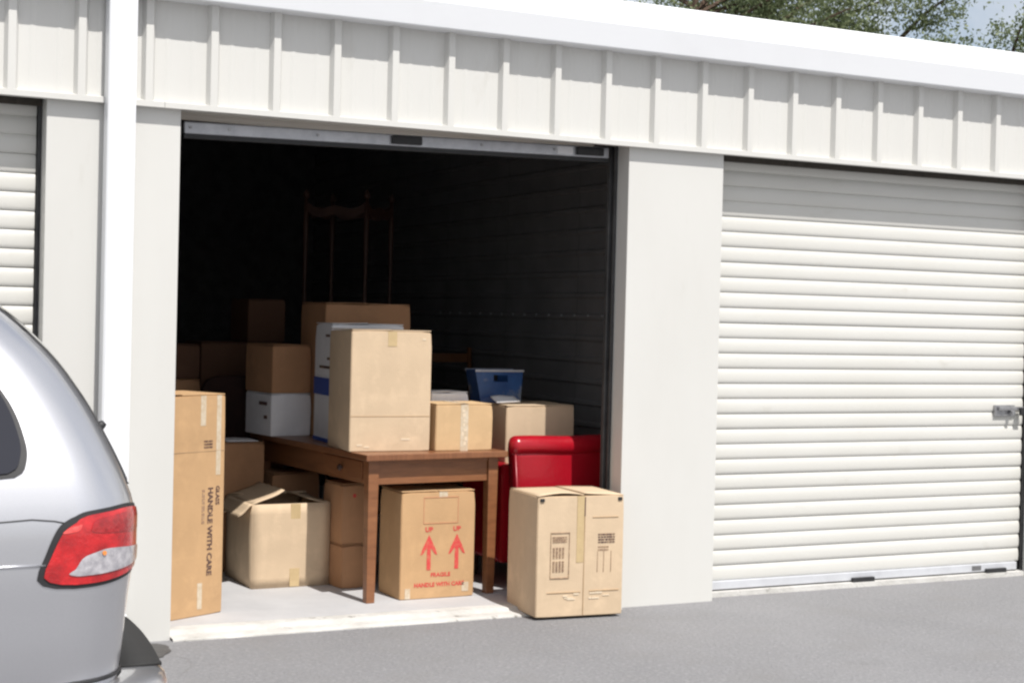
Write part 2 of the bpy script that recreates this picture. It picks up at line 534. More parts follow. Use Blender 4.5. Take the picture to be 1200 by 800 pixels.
# roll-up doors
sp = 0.0865
sl_prof = [(0.009, 0.0), (0.0028, 0.003), (0.0, 0.008), (-0.0014, 0.020), (-0.002, 0.034), (-0.0017, 0.050), (-0.0003, 0.063), (0.0022, 0.074), (0.006, 0.082), (0.009, sp)]
def slat_mesh(wd):
    m = MB()
    m.add([(x, y, z) for x in (0, wd) for y, z in sl_prof], [(i, i + 1, len(sl_prof) + i + 1, len(sl_prof) + i) for i in range(len(sl_prof) - 1)])
    return m.mesh('slat', 'door_paint', smooth=30)
def guides(parent, a, b):
    for x0, x1 in ((a + 0.001, a + 0.026), (b - 0.026, b - 0.001)):
        m = MB()
        m.box(x0 + .008 * (x0 > (a + b) / 2), x1 - .008 * (x0 < (a + b) / 2), DY - 0.012, DY + 0.004, FL - 0.01, H + 0.1)
        m.box(x0, x1, DY + 0.03, DY + 0.06, FL - 0.01, H + 0.1)
        m.build('guide_rail', 'guide', parent, bevel=0.003)
def closed_door(a, b, label):
    d = empty('roll_up_door', parent=B)
    d['label'] = label
    sm = slat_mesh(b - a - 0.044)
    z0 = 0.085
    k = 0
    while z0 + k * sp < H + 0.06:
        sl = put('slat', sm, d, (a + 0.022, DY + 0.008 + random.uniform(-.0009, .0009), z0 + k * sp))
        sl.rotation_euler = (R(random.uniform(-.5, .5)), R(random.uniform(-.02, .02)), 0)
        k += 1
    guides(d, a, b)
    m = MB()
    m.box(a + 0.046, b - 0.046, DY - 0.008, DY + 0.024, 0.036, 0.0845)
    m.build('bottom_bar', 'bar_paint', d, bevel=0.005)
    m = MB()
    m.box(a + 0.046, b - 0.046, DY - 0.002, DY + 0.018, 0.0145, 0.0358)
    m.build('astragal', 'guide', d)
    m = MB()
    m.box(a + 0.003, b - 0.003, DY - 0.022, DY - 0.010, H - 0.024, H + 0.10)
    m.build('gap_shade_strip', 'gap_shade', d)  # strip added so the gap under the header reads as shaded
    for x in (a + 1.07, b - 0.315):
        m = MB()
        m.box(x, x + 0.165, DY - 0.03, DY - 0.0085, 0.014, 0.055)
        m.build('door_stop', 'black', d, bevel=0.006)
    m = MB()
    m.box(b - 0.42, b - 0.345, DY - 0.0095, DY - 0.0084, 0.046, 0.075)
    m.build('sticker', 'liner', d)
    # slide latch
    l = empty('latch', parent=d)
    x, z = b - 0.27, 1.01
    m = MB(); m.box(x, x + 0.165, DY - 0.011, DY + 0.0045, z, z + 0.07); m.build('latch_plate', 'chrome', l, bevel=0.003)
    m = MB(); m.box(x + 0.02, x + 0.225, DY - 0.03, DY - 0.0115, z + 0.038, z + 0.06); m.build('slide_bolt', 'chrome', l, bevel=0.003)
    m = MB(); m.tube([(x + 0.125, DY - 0.012, z + 0.025), (x + 0.125, DY - 0.045, z + 0.025)], 0.014, 12); m.build('lock_cylinder', 'chrome', l, smooth=40)
    m = MB(); m.box(x + 0.18, x + 0.228, DY - 0.05, DY - 0.031, z + 0.005, z + 0.055); m.build('padlock', 'black', l, bevel=0.006)
    return d
closed_door(XR1, XR2, 'closed off-white roll-up door with chrome slide latch')
closed_door(XLa, XLb, 'closed off-white roll-up door behind the van')
closed_door(6.285, 8.723, 'next closed roll-up door along the building')

od = empty('roll_up_door', parent=B)
od['label'] = 'rolled-up door coiled above the open unit'
guides(od, XL0, XR0)
m = MB()
coil = []
for k in range(40):
    a = 2 * math.pi * k / 40
    rr = 0.2 + 0.006 * (k % 2)
    coil.append((0.40 + rr * math.cos(a), 2.70 + rr * math.sin(a)))
m.prism(coil, XL0 + 0.05, XR0 - 0.05)
m.build('coiled_curtain', 'door_paint', od)
tilt = Matrix.Translation((XL0, 0, 2.395)) @ Matrix.Rotation(R(-0.95), 4, 'Y')
W0 = XR0 - XL0
m = MB(); m.box(0.05, W0 - 0.05, DY + 0.0, DY + 0.04, 0, 0.058, tilt); m.build('bottom_bar', 'galv', od, bevel=0.006)
m = MB(); m.box(0.05, W0 - 0.05, DY + 0.006, DY + 0.034, -0.022, -0.001, tilt); m.build('astragal', 'black', od)
for x in (1.11, 2.18):
    m = MB(); m.box(x, x + 0.165, DY - 0.022, DY - 0.001, 0.008, 0.05, tilt); m.build('door_stop', 'black', od, bevel=0.005)
for x in (0.02 + 0.06, 0.27, 0.72, 1.62, 2.05):
    m = MB(); m.tube([(x, DY - 0.001, 0.03), (x, DY - 0.007, 0.03)], 0.007, 8, tilt); m.build('bolt', 'chrome', od)
m = MB(); m.box(W0 - 0.37, W0 - 0.275, DY - 0.0022, DY - 0.0008, 0.008, 0.05, tilt); m.build('sticker', 'paper', od)

# ================================================================== TREES behind the building
def tree(x, y, h, rad, cz, label, lm='leaf', nl=7000, seed=1, lsz=0.078, trunks=1, cat='tree'):
    rnd = random.Random(seed)
    t = tag(empty('broadleaf_tree', (x, y, 0)), label, cat, 'trees behind the storage building')
    tr = MB()
    ends = []
    for q in range(trunks):
        ox, oy = (q - (trunks - 1) / 2) * 1.05, rnd.uniform(-.3, .3)
        top = Vector((ox * 1.6 + rnd.uniform(-.2, .2), oy, h * 0.82))
        path = [Vector((ox * (1 + .6 * k / 6), oy, 0)).lerp(top, k / 6) + Vector((rnd.uniform(-.08, .08), rnd.uniform(-.08, .08), 0)) * (k > 0) for k in range(7)]
        tr.tube(path, [0.17 * (1 - .12 * k) for k in range(7)], 8)
        for b in range(34):
            f = rnd.uniform(0.35, 1.0)
            p = Vector((ox, oy, 0)).lerp(top, f)
            a = rnd.uniform(0, 6.28)
            L = rad * rnd.uniform(.55, 1.0) * (1.15 - 0.55 * abs(f - .6))
            e = p + Vector((math.cos(a) * L, math.sin(a) * L, L * rnd.uniform(.15, .75)))
            mid = p.lerp(e, .5) + Vector((0, 0, L * .06))
            tr.tube([p, mid, e], [.055, .035, .012], 5)
            ends.append((p, mid, e))
    tr.build('trunk', 'bark', t)
    cr_ = MB()
    per = nl // len(ends)
    for p, mid, e in ends:
        # clumps along the branch
        cl = [(p.lerp(e, rnd.uniform(.45, 1.05)) + Vector((rnd.gauss(0, .25), rnd.gauss(0, .25), rnd.gauss(.05, .2))), rnd.uniform(.12, .26)) for _ in range(11)]
        for k in range(per):
            c, r = cl[rnd.randrange(len(cl))]
            q = c + Vector((rnd.gauss(0, r), rnd.gauss(0, r), rnd.gauss(0, r * .8)))
            a = Vector((rnd.gauss(0, 1), rnd.gauss(0, 1), rnd.gauss(0, 1))).normalized()
            b = a.orthogonal().normalized()
            b.rotate(Matrix.Rotation(rnd.uniform(0, 6.28), 3, a))
            c2 = a.cross(b)
            s1 = lsz * rnd.uniform(.6, 1.3)
            cr_.add([q - b * s1 * .5, q + c2 * s1 * .28, q + b * s1 * .6, q - c2 * s1 * .28], [(0, 1, 2, 3)])
    me = bpy.data.meshes.new('crown')
    me.from_pydata(cr_.v, [], cr_.f)
    me.materials.append(M[lm])
    put('crown', me, t)
    return t
tree(14.05, 16.0, 9.3, 1.9, 6, 'twin brown trunks with thin foliage, leftmost tree above the white eave', 'leaf', 36000, 3, trunks=2)
tree(16.0, 17.0, 8.3, 2.2, 6, 'pale green tree between the twin trunks and the dense tree', 'leaf2', 52000, 5)
tree(17.8, 16.5, 8.5, 2.0, 6, 'dense green tree left of the gap of blue sky', 'leaf', 56000, 8)
tree(21.7, 17.0, 8.5, 1.8, 6, 'small loose tree at the right edge past the gap of sky', 'leaf', 48000, 11)

# ================================================================== CARDBOARD BOXES
def box_body(w, d, h, seed, bulge=0.006, open_top=False):
    """box standing on z=0, front face at y=0, left face at x=0; faces bow and dent a little"""
    bm = bmesh.new()
    bmesh.ops.create_cube(bm, size=1)
    for v in bm.verts:
        v.co = Vector(((v.co.x + .5) * w, (v.co.y + .5) * d, (v.co.z + .5) * h))
    bmesh.ops.bevel(bm, geom=list(bm.edges), offset=0.004, segments=2, affect='EDGES')
    bmesh.ops.subdivide_edges(bm, edges=[e for e in bm.edges if e.calc_length() > 0.05], cuts=7, use_grid_fill=True)
    for v in bm.verts:
        u = Vector((v.co.x / w, v.co.y / d, v.co.z / h))
        n3 = noise.noise(Vector((u.x * 2 + seed, u.y * 2, u.z * 2.5)))
        n4 = noise.noise(Vector((u.x * 5 + seed, u.y * 5, u.z * 5 + 4)))
        bow = lambda a, b: 16 * a * (1 - a) * b * (1 - b)
        k = bulge * (n3 * 1.3 + 0.25) + bulge * 0.3 * n4
        if u.y < .02: v.co.y -= 0.22 * k * bow(min(max(u.x, 0), 1), min(max(u.z, 0), 1))
        if u.x < .02: v.co.x -= k * bow(min(max(u.y, 0), 1), min(max(u.z, 0), 1))
        if u.x > .98: v.co.x += k * bow(min(max(u.y, 0), 1), min(max(u.z, 0), 1))
        if u.y > .98: v.co.y += k * bow(min(max(u.x, 0), 1), min(max(u.z, 0), 1))
        if u.z > .3:  # slight sag and skew of the top
            v.co.x += 0.006 * noise.noise(Vector((seed * 3.1, 0, 1))) * u.z
            v.co.z += 0.005 * noise.noise(Vector((u.x * 1.5 + seed, u.y * 1.5, 9))) * (u.z > .9)
    rc = random.Random(seed * 31 + 5)
    for cx_ in (0, 1):
        for cy_ in (0, 1):
            for cz_ in (0, 1):
                amt = rc.uniform(0, 0.011)
                c_ = Vector((cx_ * w, cy_ * d, cz_ * h))
                inn_ = (Vector((w / 2, d / 2, h / 2)) - c_).normalized()
                for v in bm.verts:
                    q_ = (v.co - c_).length
                    if q_ < .07:
                        v.co += inn_ * amt * (1 - q_ / .07) ** 2 * (1 if cz_ else .3)
    me = bpy.data.meshes.new('carton')
    bm.to_mesh(me)
    bm.free()
    for p in me.polygons:
        p.use_smooth = True
    me.set_sharp_from_angle(angle=R(28))
    return me

FACE_Y = -0.0016
def on_front(x, z, wd, ht, th=0.0004, y=FACE_Y):
    m = MB()
    m.box(x, x + wd, y - th, y + 0.004, z, z + ht)
    return m

def carton(label, loc, rz, w, d, h, m='c_mid', seed=1, group=None, top='y', tape='front', bulge=0.005, name='cardboard_box', tm='tape'):
    t = tag(empty(name, loc, R(rz)), label, 'cardboard box' if name == 'cardboard_box' else name.replace('_', ' '), group)
    me = box_body(w, d, h, seed, bulge)
    me.materials.append(M[m])
    put('carton', me, t)
    # two closing flaps on top with a seam between them
    g_ = 0.002
    rn = random.Random(seed)
    lift = rn.uniform(0.0, 0.006)
    if top:
        for s in (0, 1):
            f = MB()
            if top == 'y':   # seam runs front to back
                x0, x1 = ((0.004, w / 2 - g_), (w / 2 + g_, w - 0.004))[s]
                f.add([(x0, .004, h + .002), (x1, .004, h + .002 + lift * (s == 0)), (x1, d - .004, h + .002), (x0, d - .004, h + .002),
                       (x0, .004, h + .007), (x1, .004, h + .007 + lift * (s == 0)), (x1, d - .004, h + .007), (x0, d - .004, h + .007)],
                      [(0, 3, 2, 1), (4, 5, 6, 7), (0, 1, 5, 4), (1, 2, 6, 5), (2, 3, 7, 6), (3, 0, 4, 7)])
            else:            # seam runs across
                y0, y1 = ((0.004, d / 2 - g_), (d / 2 + g_, d - 0.004))[s]
                f.box(.004, w - .004, y0, y1, h + .002, h + .007 + .001 * s)
            f.build('flap', m, t, bevel=0.0015)
        if tape:
            f = MB()
            if top == 'y':
                f.box(w / 2 - .026, w / 2 + .026, .0, d, h + .0085, h + .0095)
            else:
                f.box(0, w, d / 2 - .026, d / 2 + .026, h + .0095, h + .0105)
            f.build('tape', tm, t)
    if tape == 'front' and top == 'y':
        on_front(w / 2 - .026, h - .075, .052, .08).build('tape', tm, t)
        on_front(w / 2 - .026, 0.004, .052, .07).build('tape', tm, t)
    return t

def front_text(t, s, x, z, size, m, rot=0, bold=0.0, y=FACE_Y - 0.0004, sx=1.0):
    me = text_mesh(s, size, m, bold)
    o = put('print', me, t)
    o.matrix_local = Matrix.Translation((x, y, z)) @ Matrix.Rotation(R(rot), 4, 'Y') @ Matrix.Rotation(R(90), 4, 'X') @ Matrix.Diagonal((sx, 1, 1, 1))
    return o
def bars(t, x, z, wd, ht, n, m, seed, rot=False, y=FACE_Y):
    """illegible small print: broken strokes"""
    rn = random.Random(seed)
    mb = MB()
    for k in range(n):
        a = (k + .15) / n
        q = 0
        while q < 1:
            l = rn.uniform(.05, .2)
            e = min(1, q + l)
            if not rot:
                mb.box(x + wd * q, x + wd * e, y - .0004, y + .003, z + ht * a, z + ht * (a + .55 / n))
            else:
                mb.box(x + wd * a, x + wd * (a + .55 / n), y - .0004, y + .003, z + ht * q, z + ht * e)
            q = e + rn.uniform(.02, .06)
    return mb.build('print', m, t)

# tall carton against the left pier
t = carton('tall narrow tan carton printed HANDLE WITH CARE beside the left pier', (0.05, 0.185, FL), 26, 0.565, 0.33, 1.10, 'c_org', 2, top='y', tape=None, bulge=0.006)
front_text(t, 'GLASS', 0.508, 0.645, 0.034, 'ink', 90, 0.0012)
front_text(t, 'HANDLE WITH CARE', 0.458, 0.640, 0.044, 'ink', 90, 0.0016, sx=1.05)
bars(t, 0.418, 0.46, 0.020, 0.17, 2, 'ink_w', 4, True)
bars(t, 0.425, 0.835, 0.055, 0.045, 3, 'ink', 5)
on_front(0.505, 0.70, 0.030, 0.40, y=FACE_Y + .0005).build('tape', 'tape_g', t)
on_front(0.40, 0.95, 0.034, 0.15, y=FACE_Y + .0005).build('tape', 'tape_g', t)
on_front(0.40, 0.035, 0.030, 0.13, y=FACE_Y + .0005).build('tape', 'tape_g', t)
m = MB(); m.box(0.004, 0.561, FACE_Y - .0006, FACE_Y + .004, 0.822, 0.8245); m.build('fold_line', 'fold', t)

# open carton with raised flaps
ow, od_, oh = 0.445, 0.50, 0.465
t = tag(empty('cardboard_box', (0.885, 1.0, FL), R(0.5)), 'open pale carton on the floor with its torn flaps folded out', 'cardboard box')
m = MB()
th = 0.005
def wall_grid(fn, nu=8, nv=8):
    m.grid(fn, nu, nv)
def bw(u, v, k, s):
    return k * 16 * u * (1 - u) * v * (1 - v) * (0.5 + noise.noise(Vector((u * 2 + s, v * 2, s))))
wall_grid(lambda u, v: (u * ow, -bw(u, v, .010, 1), v * oh))
wall_grid(lambda u, v: (-bw(u, v, .014, 5), u * od_, v * oh))
wall_grid(lambda u, v: (ow + bw(u, v, .008, 3), u * od_, v * oh))
wall_grid(lambda u, v: (u * ow, od_ + bw(u, v, .006, 4), v * oh))
wall_grid(lambda u, v: (u * ow, v * od_, 0.003), 1, 1)
c = m.build('carton', 'c_pale', t, smooth=30)
sol = c.modifiers.new('thickness', 'SOLIDIFY'); sol.thickness = th; sol.offset = 0
def flap(name, p0, p1, ext, seed, ragged=0.012, curl=0.02):
    """board flap hinged on the edge p0-p1, reaching out by ext"""
    p0, p1, ext = Vector(p0), Vector(p1), Vector(ext)
    nrm = (p1 - p0).cross(ext).normalized()
    f = MB()
    def fn(u, v):
        rag = ragged * noise.noise(Vector((u * 9 + seed, 0, 0))) * (v > .99) * 2
        side = 0.04 * v * (0.5 - u)
        return p0.lerp(p1, u) + (p1 - p0) * side * 2 + ext * (v + rag) + nrm * curl * (v * v + .35 * noise.noise(Vector((u * 3 + seed, v * 2, 0))))
    f.grid(fn, 10, 5)
    o = f.build(name, 'c_pale', t, smooth=30)
    sm_ = o.modifiers.new('thickness', 'SOLIDIFY'); sm_.thickness = th; sm_.offset = 0
    return o
flap('flap', (0.0, od_ - .005, oh), (0.0, 0.005, oh), (0.20, 0.03, 0.048), 2, 0.05)
flap('flap', (-.004, 0.01, oh), (-.004, od_ - .01, oh), (-0.06, 0, -0.075), 6, 0.12, .012)
flap('flap', (0.005, od_, oh), (ow - .005, od_, oh), (0.01, -0.13, 0.035), 8, 0.02)
flap('flap', (ow, 0.005, oh), (ow, od_ - .005, oh), (-0.13, 0.0, 0.004), 9, 0.01)
on_front(0.215, oh - .085, .055, .083, y=-.0075).build('tape', 'tape', t)
on_front(0.215, 0.004, .055, .10, y=-.0075).build('tape', 'tape', t)

# red-printed carton under the table
t = carton('tan carton under the table printed with two red arrows', (1.527, 0.43, FL), 0.5, 0.437, 0.30, 0.575, 'c_org', 4, top='y', tape=None, bulge=0.003)
y0 = FACE_Y
for i, x in enumerate((0.165, 0.33)):
    m = MB()
    s = 1.0
    ap = [(-.012, 0), (.012, 0), (.011, .125), (.036, .09), (.050, .085), (.036, .125), (.0, .20), (-.036, .125), (-.050, .085), (-.036, .09), (-.011, .125)]
    vs = [(x + p[0] * s, y0 - .0004, .155 + p[1] * .95) for p in ap]
    m.add(vs, [(0, 1, 2, 10), (2, 3, 4, 5), (10, 2, 5, 6), (10, 6, 7), (10, 7, 8, 9)])
    m.build('arrow', 'red_ink', t)
    front_text(t, 'UP', x - .024, .362, .036, 'red_ink', 0, 0.0012, sx=1.05)
front_text(t, 'FRAGILE', 0.178, 0.118, 0.030, 'red_ink', 0, 0.001, sx=1.05)
front_text(t, 'HANDLE WITH CARE', 0.082, 0.065, 0.031, 'red_ink', 0, 0.0012, sx=1.0)
for a in ((.130, .335, .405, .4075), (.130, .335, .545, .5475), (.130, .1325, .405, .5475), (.3325, .335, .405, .5475)):
    m = MB(); m.box(a[0], a[1], y0 - .001, y0 + .003, a[2], a[3]); m.build('print_line', 'red_ink_w', t)
on_front(0.03, 0.005, 0.03, 0.055).build('tape', 'tape_g', t)
on_front(0.365, 0.03, 0.04, 0.05).build('tape', 'tape_g', t)
on_front(0.22, 0.545, 0.05, 0.03).build('tape', 'tape_g', t)

# big carton in front of the doorway
t = carton('large battered pale carton standing on the sill in front of the pier', (2.035, -0.172, 0.014), -4.5, 0.492, 0.40, 0.625, 'c_pale', 6, top=None, tape=None, bulge=0.009)
w_, h_ = .492, .625
for s, (x0, x1, l) in enumerate(((.004, .262, .004), (.266, .488, .012))):
    f = MB()
    f.grid(lambda u, v: (x0 + (x1 - x0) * u, .004 + .392 * v, h_ + .003 + l * (u if s == 0 else 1 - u) * (1 - .5 * v) + .014 * math.sin(3.1 * u) * (s == 0) * (1 - v)), 6, 6)
    o = f.build('flap', 'c_pale', t, smooth=40)
    q = o.modifiers.new('thickness', 'SOLIDIFY'); q.thickness = .005
yb = -0.0026
on_front(.222, .28, .040, .345, y=yb).build('tape', 'tape', t)
m = MB(); m.box(.2645, .2672, yb - .0008, yb + .004, .005, .62); m.build('seam', 'edge', t)
m = MB(); m.box(.263, .2685, yb - .0012, yb + .004, .52, .62); m.build('seam', 'ink', t)
for a in ((.075, .182, .2, .2035), (.075, .182, .434, .4375), (.075, .0775, .2, .4375), (.179, .182, .2, .4375)):
    m = MB(); m.box(a[0], a[1], yb - .001, yb + .004, a[2], a[3]); m.build('print_line', 'ink_w', t)
bars(t, .087, .235, .070, .055, 4, 'ink_w', 8, True, yb)
bars(t, .087, .305, .070, .055, 4, 'ink_w', 9, True, yb)
bars(t, .087, .385, .080, .035, 3, 'ink_w', 10, False, yb)
bars(t, .345, .375, .095, .055, 4, 'ink', 11, False, yb)
bars(t, .345, .335, .060, .030, 2, 'ink_w', 12, False, yb)
for x in (.342, .378, .420):
    m = MB(); m.box(x, x + .002, yb - .001, yb + .004, .225, .335); m.build('print_line', 'ink_w', t)
for a in ((.30, .47, .128, .131), (.06, .25, .125, .127), (.31, .46, .512, .514)):
    m = MB(); m.box(a[0], a[1], yb - .001, yb + .004, a[2], a[3]); m.build('fold_line', 'fold', t)
rn = random.Random(3)
for k in range(9):
    x, z = rn.uniform(.06, .44), rn.uniform(.085, .118)
    on_front(x, z, rn.uniform(.015, .05), rn.uniform(.004, .010), .0002, yb).build('scuff', 'scuff', t)
for x in (.012, .455):
    m = MB(); m.box(x, x + .024, yb - .003, .02, .598, .615); m.build('hand_hole', 'black', t, bevel=.003)

# ------------------------------------------------------------------ wooden table
TT = 0.82
TR = 5.0
t = tag(empty('wooden_table', (1.290, 0.345, FL), R(TR)), 'brown wooden table loaded with cartons inside the open unit', 'table')
tw, tl, tz = 0.865, 1.62, TT - FL
m = MB(); m.box(0, tw, 0, tl, tz - .034, tz); top_ = m.build('tabletop', 'wood_top', t, bevel=.006, seg=3)
for x in (0.035, tw - .097):
    for y in (0.045, tl - .105):
        m = MB()
        m.add([(x + a * .062 + (1 - 2 * a) * .007 * (1 - c), y + b * .062 + (1 - 2 * b) * .007 * (1 - c), c * (tz - .0345)) for c in (0, 1) for a, b in ((0, 0), (1, 0), (1, 1), (0, 1))],
              [(0, 3, 2, 1), (4, 5, 6, 7), (0, 1, 5, 4), (1, 2, 6, 5), (2, 3, 7, 6), (3, 0, 4, 7)])
        m.build('leg', 'wood', t, bevel=.004)
az0, az1 = tz - .165, tz - .035
for a in ((.098, tw - .098, .060, .082), (.098, tw - .098, tl - .082, tl - .060), (.048, .070, .108, tl - .108), (tw - .070, tw - .048, .108, tl - .108)):
    m = MB(); m.box(a[0], a[1], a[2], a[3], az0, az1); ap_ = m.build('apron', 'wood', t, bevel=.003)
m = MB(); m.box(.040, .0475, .14, .62, az0 + .018, az1 - .012); dr = m.build('drawer', 'wood', t, bevel=.003)
m = MB(); m.tube([(.0405, .38, az0 + .065), (.028, .38, az0 + .065), (.024, .38, az0 + .065), (.012, .38, az0 + .065)], [.008, .008, .018, .012], 14); m.build('knob', 'darkwood', dr, smooth=40)
m = MB(); m.box(.10, tw - .10, .052, .0595, az1 - .022, az1); m.build('moulding', 'wood', t, bevel=.002)

# cartons on the table
t = carton('big pale carton at the front of the table, seam low on its face', (1.262, 0.535, TT), -3, 0.455, 0.40, 0.645, 'c_pale', 9, top='y', tape=None, bulge=0.004)
m = MB(); m.box(.004, .451, FACE_Y - .0006, FACE_Y + .004, .188, .1905); m.build('fold_line', 'fold', t)
on_front(.205, .565, .05, .08).build('tape', 'tape', t)
for x, z, q in ((.04, .03, .03), (.29, .06, .05), (.08, .02, .03), (.40, .60, .02)):
    on_front(x, z, q, .010, .0002).build('scuff', 'scuff', t)
t = carton('small tan carton with taped seam at the right front of the table', (1.742, 0.492, TT), 0, 0.342, 0.27, 0.250, 'c_mid', 12, top='y', tape=None, bulge=0.003)
on_front(.148, .0, .046, .252).build('tape', 'tape_g', t)
rn = random.Random(5)
for k in range(8):
    on_front(.155 + rn.uniform(0, .02), .03 + k * .026, rn.uniform(.006, .018), rn.uniform(.010, .022), .0008).build('scuff', 'scuff', t)
m = MB(); m.box(.148, .194, .0, .27, .258, .259); m.build('tape', 'tape_g', t)

t = carton('tall white carton with a blue band on the table', (1.34, 1.065, TT), -2, 0.435, 0.31, 0.672, 'c_wht', 15, top='y', tape=None)
for z0_, z1_ in ((.268, .365), (.002, .022)):
    m = MB(); m.box(-.0065, .0, .01, .30, z0_, z1_); m.build('blue_band', 'blue_ink', t)
    m = MB(); m.box(.002, .433, -.0065, .0, z0_, z1_); m.build('blue_band', 'blue_ink', t)
for z0_, a, b in ((.60, .03, .09), (.47, .02, .06), (.42, .02, .20)):
    m = MB(); m.box(-.0062, .0, a, b, z0_, z0_ + .014); m.build('print', 'ink', t)
t = carton('largest brown carton, tallest at the back of the table', (1.425, 1.42, TT), 1, 0.545, 0.42, 0.79, 'c_brn', 17, top='y', tape=None)
t = carton('low white carton under a brown one at the far end of the table', (1.158, 1.575, TT), 8, 0.26, 0.36, 0.245, 'c_wht', 19, top='x', tape=None)
for z0_, a, b in ((.18, .06, .16), (.10, .05, .09)):
    m = MB(); m.box(-.0062, .0, a, b, z0_, z0_ + .02); m.build('print', 'ink', t)
t = carton('brown carton stacked on the low white one', (1.16, 1.577, TT + .254), 9, 0.255, 0.36, 0.28, 'c_brn', 21, top='y', tape=None)
t = carton('flat white carton behind the small taped one on the table', (1.845, 0.80, TT), 3, 0.24, 0.22, 0.298, 'c_wht', 22, top='y', tape=None)
# under and behind the table
t = carton('smallest brown carton on the floor beside the table leg', (1.352, 0.852, FL), 6, 0.16, 0.26, 0.235, 'c_brn', 24, top='y', tape=None)
t = carton('brown carton with a red dot stacked on the smallest one', (1.35, 0.862, FL + .244), 5, 0.165, 0.25, 0.33, 'c_brn', 25, top='y', tape=None)
m = MB(); m.tube([(.075, FACE_Y - .001, .27), (.075, .0, .27)], .011, 12); m.build('red_dot', 'red_ink', t)
t = carton('brown carton in the shade behind the open one', (1.19, 1.62, FL), 3, 0.30, 0.30, 0.56, 'c_brn', 26, top='y', tape=None)
t = carton('waist-high brown carton topped with white paper behind the tall narrow one', (0.82, 1.61, FL), 2, 0.315, 0.33, 0.745, 'c_brn', 28, top='y', tape=None)
m = MB(); m.grid(lambda u, v: (.07 + .20 * u, .0 + .2 * v, .7545 + .004 * math.sin(5 * u + 2 * v) + .004), 6, 6)
pz_ = MB(); pz_.grid(lambda u, v: (0.91 + .19 * u, 1.63 + .2 * v, FL + .7575 + .003 * math.sin(4 * u) * v), 6, 6)
o = tag(pz_.build('paper_sheet', 'paper', smooth=True), 'white paper sheet lying on the waist-high brown carton', 'paper')
q = o.modifiers.new('thickness', 'SOLIDIFY'); q.thickness = .006; q.offset = 1
# back left stacks
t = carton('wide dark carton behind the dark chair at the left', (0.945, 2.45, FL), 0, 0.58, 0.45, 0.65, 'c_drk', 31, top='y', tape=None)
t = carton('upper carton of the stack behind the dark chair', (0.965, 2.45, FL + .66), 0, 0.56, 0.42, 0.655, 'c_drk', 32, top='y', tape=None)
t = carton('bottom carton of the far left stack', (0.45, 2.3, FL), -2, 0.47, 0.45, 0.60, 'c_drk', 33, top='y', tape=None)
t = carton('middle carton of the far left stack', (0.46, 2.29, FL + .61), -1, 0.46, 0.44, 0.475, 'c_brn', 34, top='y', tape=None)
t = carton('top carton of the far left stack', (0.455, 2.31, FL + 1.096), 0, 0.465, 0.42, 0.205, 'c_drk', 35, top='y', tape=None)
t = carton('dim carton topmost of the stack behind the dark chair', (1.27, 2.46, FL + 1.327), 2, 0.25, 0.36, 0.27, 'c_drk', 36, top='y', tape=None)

# ------------------------------------------------------------------ red upholstered chair, its back to the doorway
t = tag(empty('armchair', (2.19, 0.42, FL), 0), 'shiny red vinyl armchair with rolled top turned back to the doorway', 'armchair')
cw = 0.665
def rolled(x0, x1, cy, cz, r, nx=14, na=18, end=0.02):
    m = MB()
    path = []
    rs = []
    for k in range(nx + 1):
        u = k / nx
        e = min(u, 1 - u) * (x1 - x0)
        rr = r * (1 if e > end else math.sqrt(max(0.12, 1 - (1 - e / end) ** 2)))
        path.append((x0 + (x1 - x0) * u, cy, cz + 0.003 * math.sin(9 * u)))
        rs.append(rr)
    m.tube(path, rs, na)
    return m
rolled(-0.006, cw, 0.055, 0.812, 0.056, 40, 20, .035).build('crest_roll', 'red', t, smooth=60)
m = MB()
m.grid(lambda u, v: (0.016 + 0.05 * (1 - v) + (cw - .032 - .10 * (1 - v)) * u, 0.006 + .016 * v - .004 * math.sin(math.pi * u) * math.sin(math.pi * v) + .045 * (1 - v) * 0, 0.10 + 0.70 * v), 14, 14)
o = m.build('back_panel', 'red', t, smooth=True)
q = o.modifiers.new('thickness', 'SOLIDIFY'); q.thickness = .10; q.offset = 1
for s in (0, 1):
    m = MB()
    m.tube([(.064 + (cw - .128) * s, .010, .105), (.017 + (cw - .034) * s, .024, .765)], .007, 8)
    m.build('piping', 'red_d', t, smooth=True)
m = MB(); m.box(.06, cw - .06, .19, .72, .14, .40); m.build('seat_base', 'red', t, bevel=.03, seg=3)
m = MB(); m.box(.07, cw - .07, .19, .72, .402, .44); m.build('seat_cushion', 'red', t, bevel=.018, seg=3)
for x in (0.03, cw - .11):
    m = MB(); m.box(x - .02, x + .06, .17, .72, .14, .70); a_ = m.build('armrest', 'red', t, bevel=.025, seg=3)
for x in (.06, cw - .11):
    for y in (.06, .66):
        m = MB(); m.tube([(x + .025, y, 0), (x + .025, y, .145)], [.016, .024], 10); m.build('leg', 'darkwood', t, smooth=40)
t = carton('pale carton sitting on the seat of the red armchair', (2.272, 0.70, FL + .442), -1, 0.437, 0.40, 0.575, 'c_pale', 41, top='x', tape=None)

